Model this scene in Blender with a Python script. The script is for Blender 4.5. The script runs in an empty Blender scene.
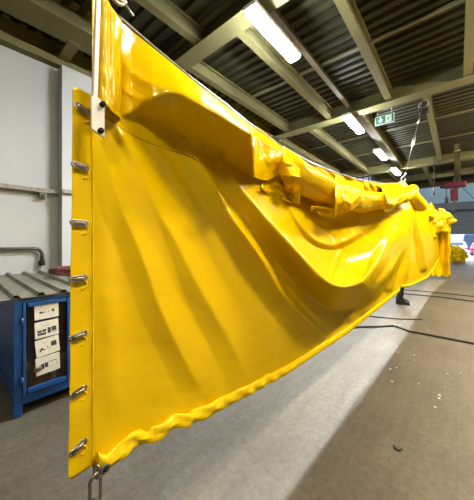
import bpy, math, random
import numpy as np
from mathutils import Vector, Matrix, noise as mnoise

random.seed(7)
sc = bpy.context.scene
COL = sc.collection
PI = math.pi

# ------------------------------------------------------------------ camera
F, CX, HZ, EYE = 255.0, 237.0, 240.0, 1.6
YAW = math.radians(40.8)
FX, FY = -math.sin(YAW), math.cos(YAW)
RX, RY = math.cos(YAW), math.sin(YAW)

cam = bpy.data.cameras.new('camera')
cam.sensor_fit = 'HORIZONTAL'
cam.sensor_width = 36.0
cam.lens = 36.0 * F / 474.0
cam.shift_y = -10.0 / 474.0
cam.clip_start = 0.05
cam.clip_end = 300
cam_o = bpy.data.objects.new('camera', cam)
COL.objects.link(cam_o)
cam_o.location = (0, 0, EYE)
cam_o.rotation_euler = (PI / 2, 0, YAW)
sc.camera = cam_o


def ray(c):
    t = (c - CX) / F
    return FX + RX * t, FY + RY * t


def PX(c, y, X):
    fx, fy = ray(c)
    d = X / fx
    return (X, d * fy, EYE - (y - HZ) * d / F)


def PY(c, y, Y):
    fx, fy = ray(c)
    d = Y / fy
    return (d * fx, Y, EYE - (y - HZ) * d / F)


def PZ(c, y, z):
    fx, fy = ray(c)
    d = (EYE - z) * F / (y - HZ)
    return (d * fx, d * fy, z)


# ------------------------------------------------------------------ materials
MAT = {}


def mat(name, col, rough=0.5, metal=0.0, noise_amt=0.0, noise_scale=8.0, col2=None, bump=0.0, bump_scale=40.0,
        coat=0.0, emit=0.0, spec=None):
    m = bpy.data.materials.new(name)
    m.use_nodes = True
    nt = m.node_tree
    b = nt.nodes['Principled BSDF']
    b.inputs['Base Color'].default_value = (*col, 1)
    b.inputs['Roughness'].default_value = rough
    b.inputs['Metallic'].default_value = metal
    if spec is not None:
        b.inputs['Specular IOR Level'].default_value = spec
    if coat:
        b.inputs['Coat Weight'].default_value = coat
        b.inputs['Coat Roughness'].default_value = 0.12
    if emit:
        b.inputs['Emission Color'].default_value = (*col, 1)
        b.inputs['Emission Strength'].default_value = emit
    tc = nt.nodes.new('ShaderNodeTexCoord')
    if noise_amt or col2:
        n = nt.nodes.new('ShaderNodeTexNoise')
        n.inputs['Scale'].default_value = noise_scale
        n.inputs['Detail'].default_value = 6
        nt.links.new(tc.outputs['Object'], n.inputs['Vector'])
        r = nt.nodes.new('ShaderNodeValToRGB')
        c2 = col2 or tuple(max(0, x * (1 - noise_amt)) for x in col)
        r.color_ramp.elements[0].color = (*c2, 1)
        r.color_ramp.elements[0].position = 0.32
        r.color_ramp.elements[1].color = (*col, 1)
        r.color_ramp.elements[1].position = 0.62
        nt.links.new(n.outputs['Fac'], r.inputs['Fac'])
        nt.links.new(r.outputs['Color'], b.inputs['Base Color'])
    if bump:
        n2 = nt.nodes.new('ShaderNodeTexNoise')
        n2.inputs['Scale'].default_value = bump_scale
        n2.inputs['Detail'].default_value = 4
        nt.links.new(tc.outputs['Object'], n2.inputs['Vector'])
        bp = nt.nodes.new('ShaderNodeBump')
        bp.inputs['Strength'].default_value = bump
        bp.inputs['Distance'].default_value = 0.02
        nt.links.new(n2.outputs['Fac'], bp.inputs['Height'])
        nt.links.new(bp.outputs['Normal'], b.inputs['Normal'])
    MAT[name] = m
    return m


def vinyl(name, col, gloss, rough, bump, bscale):
    """coated cloth: coloured body with a thin even gloss"""
    m = bpy.data.materials.new(name)
    m.use_nodes = True
    nt = m.node_tree
    nt.nodes.remove(nt.nodes['Principled BSDF'])
    out = nt.nodes['Material Output']
    tc = nt.nodes.new('ShaderNodeTexCoord')
    n = nt.nodes.new('ShaderNodeTexNoise')
    n.inputs['Scale'].default_value = bscale
    n.inputs['Detail'].default_value = 4
    bp = nt.nodes.new('ShaderNodeBump')
    bp.inputs['Strength'].default_value = bump
    bp.inputs['Distance'].default_value = 0.02
    nt.links.new(tc.outputs['Object'], n.inputs['Vector'])
    nt.links.new(n.outputs['Fac'], bp.inputs['Height'])
    di = nt.nodes.new('ShaderNodeBsdfDiffuse')
    n2 = nt.nodes.new('ShaderNodeTexNoise')
    n2.inputs['Scale'].default_value = 2.5
    n2.inputs['Detail'].default_value = 5
    nt.links.new(tc.outputs['Object'], n2.inputs['Vector'])
    r = nt.nodes.new('ShaderNodeValToRGB')
    r.color_ramp.elements[0].color = (col[0] * 0.95, col[1] * 0.92, col[2], 1)
    r.color_ramp.elements[0].position = 0.3
    r.color_ramp.elements[1].color = (*col, 1)
    r.color_ramp.elements[1].position = 0.6
    nt.links.new(n2.outputs['Fac'], r.inputs['Fac'])
    nt.links.new(r.outputs['Color'], di.inputs['Color'])
    gl = nt.nodes.new('ShaderNodeBsdfGlossy')
    gl.inputs['Roughness'].default_value = rough
    gl.inputs['Color'].default_value = (1, 0.95, 0.8, 1)
    mx = nt.nodes.new('ShaderNodeMixShader')
    mx.inputs[0].default_value = gloss
    nt.links.new(di.outputs[0], mx.inputs[1])
    nt.links.new(gl.outputs[0], mx.inputs[2])
    nt.links.new(mx.outputs[0], out.inputs['Surface'])
    nt.links.new(bp.outputs['Normal'], di.inputs['Normal'])
    nt.links.new(bp.outputs['Normal'], gl.inputs['Normal'])
    MAT[name] = m


vinyl('tarp', (0.73, 0.485, 0.001), 0.042, 0.17, 0.06, 9)
vinyl('tarp_hem', (0.84, 0.58, 0.002), 0.05, 0.25, 0.25, 25)
mat('seam_thread', (0.25, 0.10, 0.005), 0.7)
mat('white_paint', (0.78, 0.78, 0.76), 0.4, 0, 0.12, 12)
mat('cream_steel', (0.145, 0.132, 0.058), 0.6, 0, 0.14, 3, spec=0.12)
mat('deck', (0.034, 0.032, 0.014), 0.5, 0.0, 0.2, 2, spec=0.15)
mat('deck_seam', (0.13, 0.12, 0.055), 0.5)
mat('wall_white', (0.39, 0.402, 0.415), 0.75, 0, 0.06, 1.3, bump=0.05, bump_scale=60)
mat('wall_grey', (0.18, 0.18, 0.18), 0.8, 0, 0.1, 1)
mat('far_blue', (0.33, 0.52, 0.68), 0.6, 0, 0.06, 0.5)
mat('far_dark', (0.13, 0.16, 0.20), 0.6)
mat('shutter', (0.16, 0.20, 0.235), 0.55)
mat('window_glass', (0.62, 0.74, 0.80), 0.2, 0, emit=0.45)
mat('steel', (0.42, 0.40, 0.37), 0.28, 1.0, 0.3, 60)
mat('dark_steel', (0.16, 0.15, 0.14), 0.4, 0.9)
mat('black', (0.012, 0.012, 0.012), 0.6, spec=0.2)
mat('rubber', (0.02, 0.018, 0.017), 0.7)
mat('trunking', (0.16, 0.13, 0.085), 0.5)
mat('lamp_glow', (0.93, 0.98, 1.0), 0.5, emit=445.0)
mat('lamp_glow_side', (1.0, 0.86, 0.62), 0.5, emit=208.0)
mat('fill_glow_far', (1.0, 0.98, 0.95), 0.5, emit=55.0)  # glow of the fill lamps added over the far hall
mat('lamp_body', (0.75, 0.75, 0.73), 0.4)
mat('blue_paint', (0.006, 0.066, 0.27), 0.4, 0, 0.35, 9)
mat('roof_sheet', (0.20, 0.192, 0.150), 0.55, 0.15, 0.4, 5)
mat('wire', (0.035, 0.030, 0.026), 0.5, 0.5)
mat('paper', (0.58, 0.57, 0.53), 0.6, 0, 0.08, 20)
mat('ink', (0.035, 0.035, 0.04), 0.7)
mat('ink_soft', (0.32, 0.32, 0.31), 0.7)
mat('cardboard', (0.34, 0.20, 0.09), 0.8, 0, 0.3, 14)
mat('hose', (0.10, 0.022, 0.022), 0.5)
mat('pipe', (0.07, 0.055, 0.048), 0.4, 0.4, 0.3, 20)
mat('ledge', (0.26, 0.24, 0.215), 0.6, 0, 0.5, 14)
mat('exit_green', (0.002, 0.05, 0.024), 0.4)
mat('exit_white', (0.30, 0.36, 0.31), 0.4)
mat('red_paint', (0.045, 0.006, 0.008), 0.6, spec=0.1)
mat('trousers', (0.012, 0.012, 0.016), 0.85)
mat('jacket', (0.02, 0.022, 0.03), 0.85)
mat('skin', (0.50, 0.30, 0.21), 0.55)
mat('hair', (0.03, 0.02, 0.013), 0.7)
mat('boot', (0.008, 0.008, 0.008), 0.5)
mat('car_white', (0.75, 0.77, 0.79), 0.3, 0, coat=0.5)
mat('car_red', (0.55, 0.03, 0.12), 0.3, 0, coat=0.5)
mat('van_blue', (0.025, 0.05, 0.12), 0.3, 0, coat=0.5)
mat('car_glass', (0.05, 0.07, 0.09), 0.1)
mat('tail_light', (0.5, 0.01, 0.01), 0.3)
mat('fleck', (0.55, 0.52, 0.45), 0.7)
mat('ground_out', (0.60, 0.60, 0.58), 0.8, 0, 0.1, 0.6)
mat('duct', (0.50, 0.52, 0.52), 0.35, 0.6)


def floor_material():
    m = bpy.data.materials.new('concrete_floor')
    m.use_nodes = True
    nt = m.node_tree
    b = nt.nodes['Principled BSDF']
    L = nt.links.new
    tc = nt.nodes.new('ShaderNodeTexCoord')

    def nz(scale, detail, rough=0.6, vec=None):
        n = nt.nodes.new('ShaderNodeTexNoise')
        n.inputs['Scale'].default_value = scale
        n.inputs['Detail'].default_value = detail
        n.inputs['Roughness'].default_value = rough
        L(vec or tc.outputs['Object'], n.inputs['Vector'])
        return n.outputs['Fac']

    def ramp(fac, p0, c0, p1, c1):
        r = nt.nodes.new('ShaderNodeValToRGB')
        r.color_ramp.elements[0].position = p0
        r.color_ramp.elements[0].color = (*c0, 1)
        r.color_ramp.elements[1].position = p1
        r.color_ramp.elements[1].color = (*c1, 1)
        L(fac, r.inputs['Fac'])
        return r.outputs['Color']

    def mult(a, c, f=1.0):
        x = nt.nodes.new('ShaderNodeMix')
        x.data_type = 'RGBA'
        x.blend_type = 'MULTIPLY'
        x.inputs[0].default_value = f
        L(a, x.inputs[6])
        L(c, x.inputs[7])
        return x.outputs[2]

    base = ramp(nz(0.9, 8), 0.3, (0.080, 0.066, 0.044), 0.70, (0.148, 0.127, 0.092))
    fine = ramp(nz(22, 8, 0.7), 0.3, (0.58, 0.57, 0.55), 0.62, (1, 1, 1))
    mp = nt.nodes.new('ShaderNodeMapping')
    mp.inputs['Scale'].default_value = (3.5, 0.5, 1)
    L(tc.outputs['Object'], mp.inputs['Vector'])
    streak = ramp(nz(3, 6, 0.7, mp.outputs['Vector']), 0.3, (0.70, 0.68, 0.65), 0.6, (1, 1, 1))
    spots = ramp(nz(5.5, 5, 0.75), 0.27, (0.45, 0.42, 0.38), 0.36, (1, 1, 1))
    c = mult(mult(mult(base, fine), streak), spots, 0.8)
    br = nt.nodes.new('ShaderNodeTexBrick')
    br.offset = 0.0
    br.inputs['Color1'].default_value = (1, 1, 1, 1)
    br.inputs['Color2'].default_value = (0.92, 0.92, 0.92, 1)
    br.inputs['Mortar'].default_value = (0.55, 0.52, 0.48, 1)
    br.inputs['Scale'].default_value = 1.0
    br.inputs['Brick Width'].default_value = 3.2
    br.inputs['Row Height'].default_value = 1.9
    br.inputs['Mortar Size'].default_value = 0.006
    L(tc.outputs['Object'], br.inputs['Vector'])
    c = mult(c, br.outputs['Color'], 0.25)
    L(c, b.inputs['Base Color'])
    b.inputs['Roughness'].default_value = 0.55
    bp = nt.nodes.new('ShaderNodeBump')
    bp.inputs['Strength'].default_value = 0.25
    bp.inputs['Distance'].default_value = 0.01
    L(nz(30, 6), bp.inputs['Height'])
    L(bp.outputs['Normal'], b.inputs['Normal'])
    MAT['floor'] = m


floor_material()


# ------------------------------------------------------------------ mesh builder
class MB:
    def __init__(self):
        self.v, self.f, self.sm = [], [], []

    def add(self, vs, fs, smooth=False):
        o = len(self.v)
        self.v += [tuple(p) for p in vs]
        self.f += [tuple(i + o for i in q) for q in fs]
        self.sm += [smooth] * len(fs)
        return self

    def box(self, lo, hi, mtx=None):
        x0, y0, z0 = lo
        x1, y1, z1 = hi
        vs = [(x0, y0, z0), (x1, y0, z0), (x1, y1, z0), (x0, y1, z0), (x0, y0, z1), (x1, y0, z1), (x1, y1, z1), (x0, y1, z1)]
        if mtx is not None:
            vs = [mtx @ Vector(p) for p in vs]
        return self.add(vs, [(0, 3, 2, 1), (4, 5, 6, 7), (0, 1, 5, 4), (1, 2, 6, 5), (2, 3, 7, 6), (3, 0, 4, 7)])

    def bbox(self, lo, hi, b=0.01, mtx=None):
        """box with chamfered edges (a convex solid)"""
        import bmesh
        bm = bmesh.new()
        bmesh.ops.create_cube(bm, size=1.0)
        for v in bm.verts:
            v.co = Vector([(lo[i] + hi[i]) / 2 + v.co[i] * (hi[i] - lo[i]) for i in range(3)])
        bmesh.ops.bevel(bm, geom=bm.edges[:], offset=b, segments=2, affect='EDGES', profile=0.5)
        if mtx is not None:
            bmesh.ops.transform(bm, matrix=mtx, verts=bm.verts[:])
        bm.verts.index_update()
        self.add([v.co[:] for v in bm.verts], [[v.index for v in f.verts] for f in bm.faces])
        bm.free()
        return self

    def tube(self, pts, r, n=8, closed=False, cap=True):
        pts = [Vector(p) for p in pts]
        N = len(pts)
        rs = r if isinstance(r, (list, tuple)) else [r] * N
        vs, fs = [], []
        up = None
        for i, p in enumerate(pts):
            a = pts[(i - 1) % N] if (closed or i > 0) else p
            b = pts[(i + 1) % N] if (closed or i < N - 1) else p
            t = (b - a).normalized()
            if up is None:
                up = Vector((0, 0, 1)) if abs(t.z) < 0.9 else Vector((1, 0, 0))
            s = t.cross(up)
            if s.length < 1e-5:
                s = t.cross(Vector((0.3, 0.9, 0.1)))
            s.normalize()
            up = s.cross(t).normalized()
            for k in range(n):
                an = 2 * PI * k / n
                vs.append(p + (s * math.cos(an) + up * math.sin(an)) * rs[i])
        M = N if closed else N - 1
        for i in range(M):
            j = (i + 1) % N
            for k in range(n):
                l = (k + 1) % n
                fs.append((i * n + k, i * n + l, j * n + l, j * n + k))
        if cap and not closed:
            fs.append(tuple(range(n - 1, -1, -1)))
            fs.append(tuple((N - 1) * n + k for k in range(n)))
        return self.add(vs, fs, True)

    def prism(self, poly, axis, a, b):
        """extrude a 2D polygon along axis ('X' or 'Y' or 'Z') from a to b"""
        def mk(u, v, w):
            return {'X': (w, u, v), 'Y': (u, w, v), 'Z': (u, v, w)}[axis]
        n = len(poly)
        vs = [mk(u, v, a) for u, v in poly] + [mk(u, v, b) for u, v in poly]
        fs = [tuple(range(n - 1, -1, -1)), tuple(range(n, 2 * n))]
        fs += [(i, (i + 1) % n, n + (i + 1) % n, n + i) for i in range(n)]
        return self.add(vs, fs)

    def grid(self, P, smooth=True):
        """P: array (rows, cols, 3)"""
        nr, nc = P.shape[:2]
        vs = P.reshape(-1, 3).tolist()
        fs = [(i * nc + j, i * nc + j + 1, (i + 1) * nc + j + 1, (i + 1) * nc + j) for i in range(nr - 1) for j in range(nc - 1)]
        return self.add(vs, fs, smooth)

    def ibeam(self, axis, a, b, u, zb, w, h, tf=0.018, tw=0.012):
        poly = [(u - w / 2, zb), (u + w / 2, zb), (u + w / 2, zb + tf), (u + tw / 2, zb + tf), (u + tw / 2, zb + h - tf),
                (u + w / 2, zb + h - tf), (u + w / 2, zb + h), (u - w / 2, zb + h), (u - w / 2, zb + h - tf),
                (u - tw / 2, zb + h - tf), (u - tw / 2, zb + tf), (u - w / 2, zb + tf)]
        return self.prism(poly, axis, a, b)

    def build(self, name, m, parent=None, kind=None, loc=None, fixn=True):
        me = bpy.data.meshes.new(name)
        me.from_pydata(self.v, [], self.f)
        me.polygons.foreach_set('use_smooth', self.sm)
        me.materials.append(MAT[m])
        me.update()
        if fixn:
            import bmesh
            bm = bmesh.new()
            bm.from_mesh(me)
            bmesh.ops.recalc_face_normals(bm, faces=bm.faces[:])
            bm.to_mesh(me)
            bm.free()
        o = bpy.data.objects.new(name, me)
        COL.objects.link(o)
        if parent is not None:
            o.parent = parent
            base = parent.matrix_world if False else None
            off = Vector((0, 0, 0))
            p = parent
            while p is not None:
                off += p.location
                p = p.parent
            me.transform(Matrix.Translation(-off))
        if kind:
            o['kind'] = kind
        return o


def thing(name, label, cat, loc=(0, 0, 0), group=None):
    o = bpy.data.objects.new(name, None)
    COL.objects.link(o)
    o.empty_display_size = 0.1
    o.location = loc
    o['label'] = label
    o['category'] = cat
    if group:
        o['group'] = group
    return o


def tag(o, label, cat, group=None, kind=None):
    o['label'] = label
    o['category'] = cat
    if group:
        o['group'] = group
    if kind:
        o['kind'] = kind
    return o


def copy_tree(o, delta, parent=None):
    c = o.copy()
    COL.objects.link(c)
    if parent is None:
        c.location = o.location + Vector(delta)
    else:
        c.parent = parent
    for ch in list(o.children):
        copy_tree(ch, delta, c)
    return c


def struct(name, mb, m):
    return mb.build(name, m, kind='structure')


# ------------------------------------------------------------------ room shell
ZB = 4.6          # underside of the main beams
YEND = 26.7
struct('floor', MB().box((-13, -7, -0.2), (7, YEND + 0.15, 0)), 'floor')
struct('outside_ground', MB().box((-40, YEND + 0.15, -0.22), (60, 120, -0.02)), 'ground_out')

# trapezoidal deck, ribs across the hall
def deck(x0, x1, y0, y1, z, per=0.2, dep=0.055):
    prof = []
    y = y0
    while y < y1:
        prof += [(y, z + dep), (y + per * 0.34, z + dep), (y + per * 0.46, z), (y + per * 0.88, z)]
        y += per
    prof.append((y, z + dep))
    top = [(prof[-1][0], z + dep + 0.1), (prof[0][0], z + dep + 0.1)]
    mb = MB()
    n = len(prof)
    vs = [(x0, a, b) for a, b in prof] + [(x1, a, b) for a, b in prof]
    mb.add(vs, [(i, i + 1, n + i + 1, n + i) for i in range(n - 1)])
    mb.box((x0, y0, z + dep + 0.02), (x1, y, z + dep + 0.12))
    return mb


struct('ceiling', deck(-5.1, 7, -7, 12.5, ZB + 0.30), 'deck')
struct('ceiling_extension', deck(-3.3, 7, 12.5, 18.3, ZB + 0.30), 'deck')
struct('hall_roof', MB().box((-13, 12.5, 9.2), (7, YEND + 0.2, 9.4)), 'wall_grey')

struct('wall_left', MB().box((-5.3, -7, 0), (-5.1, 12.7, 5.1)), 'wall_white')
struct('wall_column', MB().box((-5.1, 1.28, 0), (-4.86, 1.95, 4.45)), 'wall_white')
struct('wall_right', MB().box((7, -7, 0), (7.2, YEND + 0.2, 9.2)), 'wall_grey')
struct('wall_rear', MB().box((-5.3, -7.2, 0), (7.2, -7, 5.2)), 'wall_grey')
struct('wall_hall_left', MB().box((-13.2, 12.5, 0), (-13, YEND + 0.2, 9.2)), 'wall_grey')
struct('wall_hall_front', MB().box((-13.2, 12.5, 0), (-5.3, 12.7, 9.2)).box((-5.3, 12.5, 5.1), (7.2, 12.7, 9.2)), 'wall_grey')
# far wall with the big door opening (x -1.7 .. 5)
w = MB().box((-13, YEND, 0), (-1.7, YEND + 0.2, 4.0)).box((5, YEND, 0), (7, YEND + 0.2, 4.0)).box((-13, YEND, 4.6), (7, YEND + 0.2, 6.3))
w.box((-13, YEND, 8.45), (7, YEND + 0.2, 9.2)).box((-5.9, YEND, 6.3), (7, YEND + 0.2, 8.45)).box((-13, YEND, 6.3), (-12, YEND + 0.2, 8.45))
struct('wall_far', w, 'far_blue')
struct('trim_1', MB().box((-13, YEND - 0.06, 4.0), (7, YEND + 0.2, 4.6)), 'far_dark')
# roller shutter, half open
mb = MB()
z = 2.12
prof = []
while z < 4.0:
    prof += [(YEND + 0.10, z), (YEND + 0.07, z + 0.05), (YEND + 0.10, z + 0.1)]
    z += 0.1
n = len(prof)
vs = [(-1.7, a, b) for a, b in prof] + [(5, a, b) for a, b in prof]
mb.add(vs, [(i, i + 1, n + i + 1, n + i) for i in range(n - 1)])
mb.box((-1.7, YEND + 0.06, 2.05), (5, YEND + 0.14, 2.13))
struct('door_1', mb, 'shutter')
# clerestory windows on the far wall
gl = MB().box((-12, YEND + 0.08, 6.3), (-5.9, YEND + 0.12, 8.45))
struct('window_1', gl, 'window_glass')
fr = MB()
for k in range(13):
    x = -12 + k * 6.1 / 12
    fr.box((x - 0.05, YEND - 0.02, 6.3), (x + 0.05, YEND + 0.12, 8.45))
for zz in (6.3, 7.0, 7.7, 8.4):
    fr.box((-12, YEND - 0.02, zz - 0.06), (-5.9, YEND + 0.12, zz + 0.06))
struct('window_frame', fr, 'far_dark')

# beams ------------------------------------------------------------
def beam(mb, m='cream_steel', name='ceiling_beam'):
    return struct(name, mb, m)


B1, BA, B2, B3 = 2.70, 6.47, 12.75, 15.6
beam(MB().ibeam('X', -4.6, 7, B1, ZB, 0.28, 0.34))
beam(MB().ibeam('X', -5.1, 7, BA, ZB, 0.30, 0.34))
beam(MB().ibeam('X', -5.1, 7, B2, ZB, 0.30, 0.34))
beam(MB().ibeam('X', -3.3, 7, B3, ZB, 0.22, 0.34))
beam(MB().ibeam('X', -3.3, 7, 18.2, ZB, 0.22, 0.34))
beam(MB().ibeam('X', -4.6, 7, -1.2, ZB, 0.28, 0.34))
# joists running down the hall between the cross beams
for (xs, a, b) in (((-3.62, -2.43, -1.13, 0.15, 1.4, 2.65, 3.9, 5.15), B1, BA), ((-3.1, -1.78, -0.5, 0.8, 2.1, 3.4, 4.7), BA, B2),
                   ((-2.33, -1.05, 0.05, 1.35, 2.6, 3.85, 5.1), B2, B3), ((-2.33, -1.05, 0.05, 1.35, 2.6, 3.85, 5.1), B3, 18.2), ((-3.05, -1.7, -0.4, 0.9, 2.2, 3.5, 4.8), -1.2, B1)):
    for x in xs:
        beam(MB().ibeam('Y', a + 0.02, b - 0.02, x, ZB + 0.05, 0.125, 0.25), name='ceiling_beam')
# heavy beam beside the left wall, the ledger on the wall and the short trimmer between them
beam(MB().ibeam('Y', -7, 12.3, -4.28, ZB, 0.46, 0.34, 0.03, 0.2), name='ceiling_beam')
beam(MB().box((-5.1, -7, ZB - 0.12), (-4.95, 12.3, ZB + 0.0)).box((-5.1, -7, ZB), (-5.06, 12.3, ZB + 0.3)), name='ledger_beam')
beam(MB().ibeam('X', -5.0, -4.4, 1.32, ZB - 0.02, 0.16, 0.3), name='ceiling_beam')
# angles under the deck seams
for y0, x0 in ((4.65, -5.0), (8.72, -5.0), (10.6, -5.0), (14.0, -3.3), (0.6, -4.2)):
    beam(MB().box((x0, y0 - 0.03, ZB + 0.265), (7, y0 + 0.03, ZB + 0.3)), 'deck_seam', 'ceiling_trim')
# column at the end of the platform
struct('steel_column', MB().ibeam('Z', 0, 4.6, -3.2, 15.48, 0.24, 0.24), 'far_dark')
# rail of the hoist
beam(MB().ibeam('Y', 10.2, 18.0, 0.0, 4.30, 0.16, 0.2), name='hoist_beam')
for y in (B2, 15.6, 17.9):
    beam(MB().box((-0.05, y - 0.03, 4.45), (0.05, y + 0.03, ZB + 0.01)), name='hanger_beam')

# left wall details -------------------------------------------------
mb = MB().box((-5.1, -7, 2.36), (-4.98, 1.28, 2.42)).box((-5.1, 1.95, 2.36), (-4.98, 12, 2.42))
mb.box((-4.86, 1.27, 2.36), (-4.80, 1.96, 2.42))
struct('trim_2', mb, 'ledge')
t = thing('wall_bracket', 'small dark bracket under the ledge on the white wall', 'bracket', PX(43, 190, -5.05))
b0 = PX(43, 192, -5.02)
MB().bbox((-5.1, b0[1] - 0.05, 2.27), (-5.0, b0[1] + 0.05, 2.36), 0.01).build('bracket_body', 'dark_steel', t)
MB().tube([(-5.0, b0[1], 2.31), (-4.96, b0[1], 2.31)], 0.02).build('bolt', 'steel', t)

p0 = PX(0, 247, -5.03)
p1 = PX(42, 248.5, -5.03)
t = thing('wall_pipe', 'dark conduit pipe bending down on the white wall above the blue cage', 'pipe', (-5.1, 0, 1.25))
path = [(-5.03, -3.0, p0[2]), (-5.03, p1[1] - 0.1, p1[2])]
for k in range(1, 7):
    a = k / 6 * PI / 2
    path.append((-5.03, p1[1] - 0.1 + 0.1 * math.sin(a), p1[2] - 0.1 + 0.1 * math.cos(a)))
path.append((-5.03, p1[1], p1[2] - 0.20))
MB().tube(path, 0.026, 10).build('conduit', 'pipe', t)
MB().tube([(-5.03, p1[1], p1[2] - 0.19), (-5.03, p1[1], p1[2] - 0.27)], 0.042, 10).build('end_fitting', 'black', t)
for y in (-2, -0.8, 0.4):
    MB().box((-5.1, y - 0.02, p0[2] - 0.035), (-5.03, y + 0.02, p0[2] + 0.035)).build('pipe_clip', 'dark_steel', t)

# ------------------------------------------------------------------ lights
def lamp(x, y, label, group=None, glow='lamp_glow', ZB=4.48):
    t = thing('ceiling_light', label, 'light', (x, y, ZB), group)
    MB().bbox((x - 0.098, y - 0.60, ZB - 0.03), (x + 0.098, y + 0.60, ZB + 0.03), 0.010).build('housing', 'lamp_body', t)
    # rounded diffuser
    prof = [(-0.088, 0.0), (-0.086, -0.024), (-0.06, -0.040), (0, -0.046), (0.06, -0.040), (0.086, -0.024), (0.088, 0.0)]
    MB().prism([(x + a, ZB - 0.03 + b) for a, b in prof], 'Y', y - 0.56, y + 0.56).build('diffuser', glow, t)
    for s in (-0.5, 0.5):
        MB().tube([(x, y + s, ZB + 0.04), (x, y + s, 4.96)], 0.008, 6).build('hanger', 'dark_steel', t)
    return t


LX = -1.93
SX = 1.1
for y, lb in ((3.06, 'biggest glowing tube light, below the wide light-coloured ceiling beam'),
              (6.66, 'glowing ceiling tube light next to the green exit sign'),
              (9.6, 'third glowing tube light down the hall, between exit sign and hook'),
              (12.35, 'smallest glowing tube light, just above the lifting hook')):
    lamp(LX, y, lb)
for y in (-2.2, 1.3, 4.3, 6.0, 7.7, 9.4, 11.6, 14.4):  # row out of view; extra lamps packed in to brighten the far tarpaulin
    lamp(SX, y, 'tube light of the second row on the open side of the hall', 'tube lights of the second row', 'lamp_glow_side', 4.45)
for (x, y) in ((-6.5, 16.5), (-2.5, 20.5), (1.5, 20.5), (4.5, 20), (-2.5, 24), (1.5, 24)):  # unseen lamps added above the deck line to brighten the far hall
    t = thing('far_fill_lamp', 'added bell-shaped fill lamp, out of view, high up in the hall beyond the platform', 'lamp', (x, y, 8.2), 'added fill lamps of the far hall')
    MB().tube([(x, y, 8.6), (x, y, 8.45), (x, y, 8.3), (x, y, 8.1)], [0.08, 0.14, 0.30, 0.36], 18).build('bell', 'lamp_body', t)
    MB().tube([(x, y, 8.09), (x, y, 8.06)], 0.33, 18).build('lens', 'fill_glow_far', t)
    MB().tube([(x, y, 8.6), (x, y, 9.2)], 0.01, 6).build('hanger', 'dark_steel', t)
mb = MB()
mb.box((LX - 0.045, -2, ZB + 0.12), (LX + 0.045, 14.0, ZB + 0.19))
tag(mb.build('lighting_trunking', 'trunking'), 'long dark cable trunking above the row of tube lights', 'cable tray')

# ------------------------------------------------------------------ exit sign
ys = 6.72
a = PY(375, 117, ys)
b = PY(394, 121, ys)
zc = PY(384, 119.5, ys)[2]
t = thing('exit_sign', 'green emergency exit sign with white arrow and running figure', 'sign', ((a[0] + b[0]) / 2, ys, zc))
x0, x1 = a[0], b[0]
z0, z1 = zc - 0.10, zc + 0.10
MB().box((x0, ys, z0), (x1, ys + 0.05, z1)).build('sign_body', 'exit_white', t)
MB().box((x0 + 0.012, ys - 0.003, z0 + 0.012), (x1 - 0.012, ys + 0.001, z1 - 0.012)).build('sign_face', 'exit_green', t)
ax = x0 + (x1 - x0) * 0.30
mb = MB().prism([(ax - 0.014, z1 - 0.035), (ax + 0.014, z1 - 0.035), (ax + 0.014, zc - 0.0), (ax + 0.05, zc + 0.01), (ax, z0 + 0.03),
                 (ax - 0.05, zc + 0.01), (ax - 0.014, zc)], 'Y', ys - 0.008, ys - 0.002)
mb.build('arrow', 'exit_white', t)
gx = x0 + (x1 - x0) * 0.72
mb = MB().box((gx - 0.06, ys - 0.005, z0 + 0.025), (gx + 0.06, ys - 0.0032, z1 - 0.025))
mb.build('doorway_symbol', 'exit_white', t)
mb = MB()
q = lambda u, v: (gx + u, ys - 0.007, zc + v)
mb.tube([q(0.0, 0.035), q(-0.012, -0.005)], 0.011, 6)
mb.tube([q(-0.012, -0.005), q(0.014, -0.03), q(0.01, -0.062)], 0.008, 6)
mb.tube([q(-0.012, -0.005), q(-0.03, -0.03), q(-0.052, -0.035)], 0.008, 6)
mb.tube([q(0.0, 0.03), q(0.026, 0.012), q(0.038, 0.026)], 0.006, 6)
mb.tube([q(0.0, 0.03), q(-0.028, 0.02), q(-0.034, 0.0)], 0.006, 6)
mb.tube([q(0.006, 0.05), q(0.007, 0.062)], 0.011, 6)
mb.build('running_figure', 'exit_green', t)
for x in (x0 + 0.05, x1 - 0.05):
    MB().tube([(x, ys + 0.025, z1), (x, ys + 0.025, ZB + 0.32)], 0.006, 6).build('hanger', 'dark_steel', t)

# ------------------------------------------------------------------ tarpaulin
def base_d(c):
    fx, fy = ray(c)
    return -1.02 / (fx - 0.034 * fy)


def tarp_pt(c, y, h=0.0):
    """point over the hanging plane of the tarpaulin, h metres out towards the aisle"""
    fx, fy = ray(c)
    d = base_d(c)
    return (d * fx + h, d * fy, EYE - (y - HZ) * d / F)


def surf(c, y, h=0.0):
    """point of the sheet where the fold stands h metres out from the hanging plane"""
    fx, fy = ray(c)
    k = fx - 0.034 * fy
    w = float(np.clip((402 - c) / 32.0, 0, 1))
    w = w * w * (3 - 2 * w)
    d = -1.02 / k
    dn = (-1.02 + h * w) / k
    return (dn * fx + h * (1 - w), dn * fy, EYE - (y - HZ) * dn / F)


def itp(pts, x):
    xs = [p[0] for p in pts]
    ys_ = [p[1] for p in pts]
    return np.interp(x, xs, ys_)


def smooth_itp(pts, x, r=6):
    k = np.linspace(-r, r, 9)
    return sum(itp(pts, x + q) for q in k) / 9.0


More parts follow.
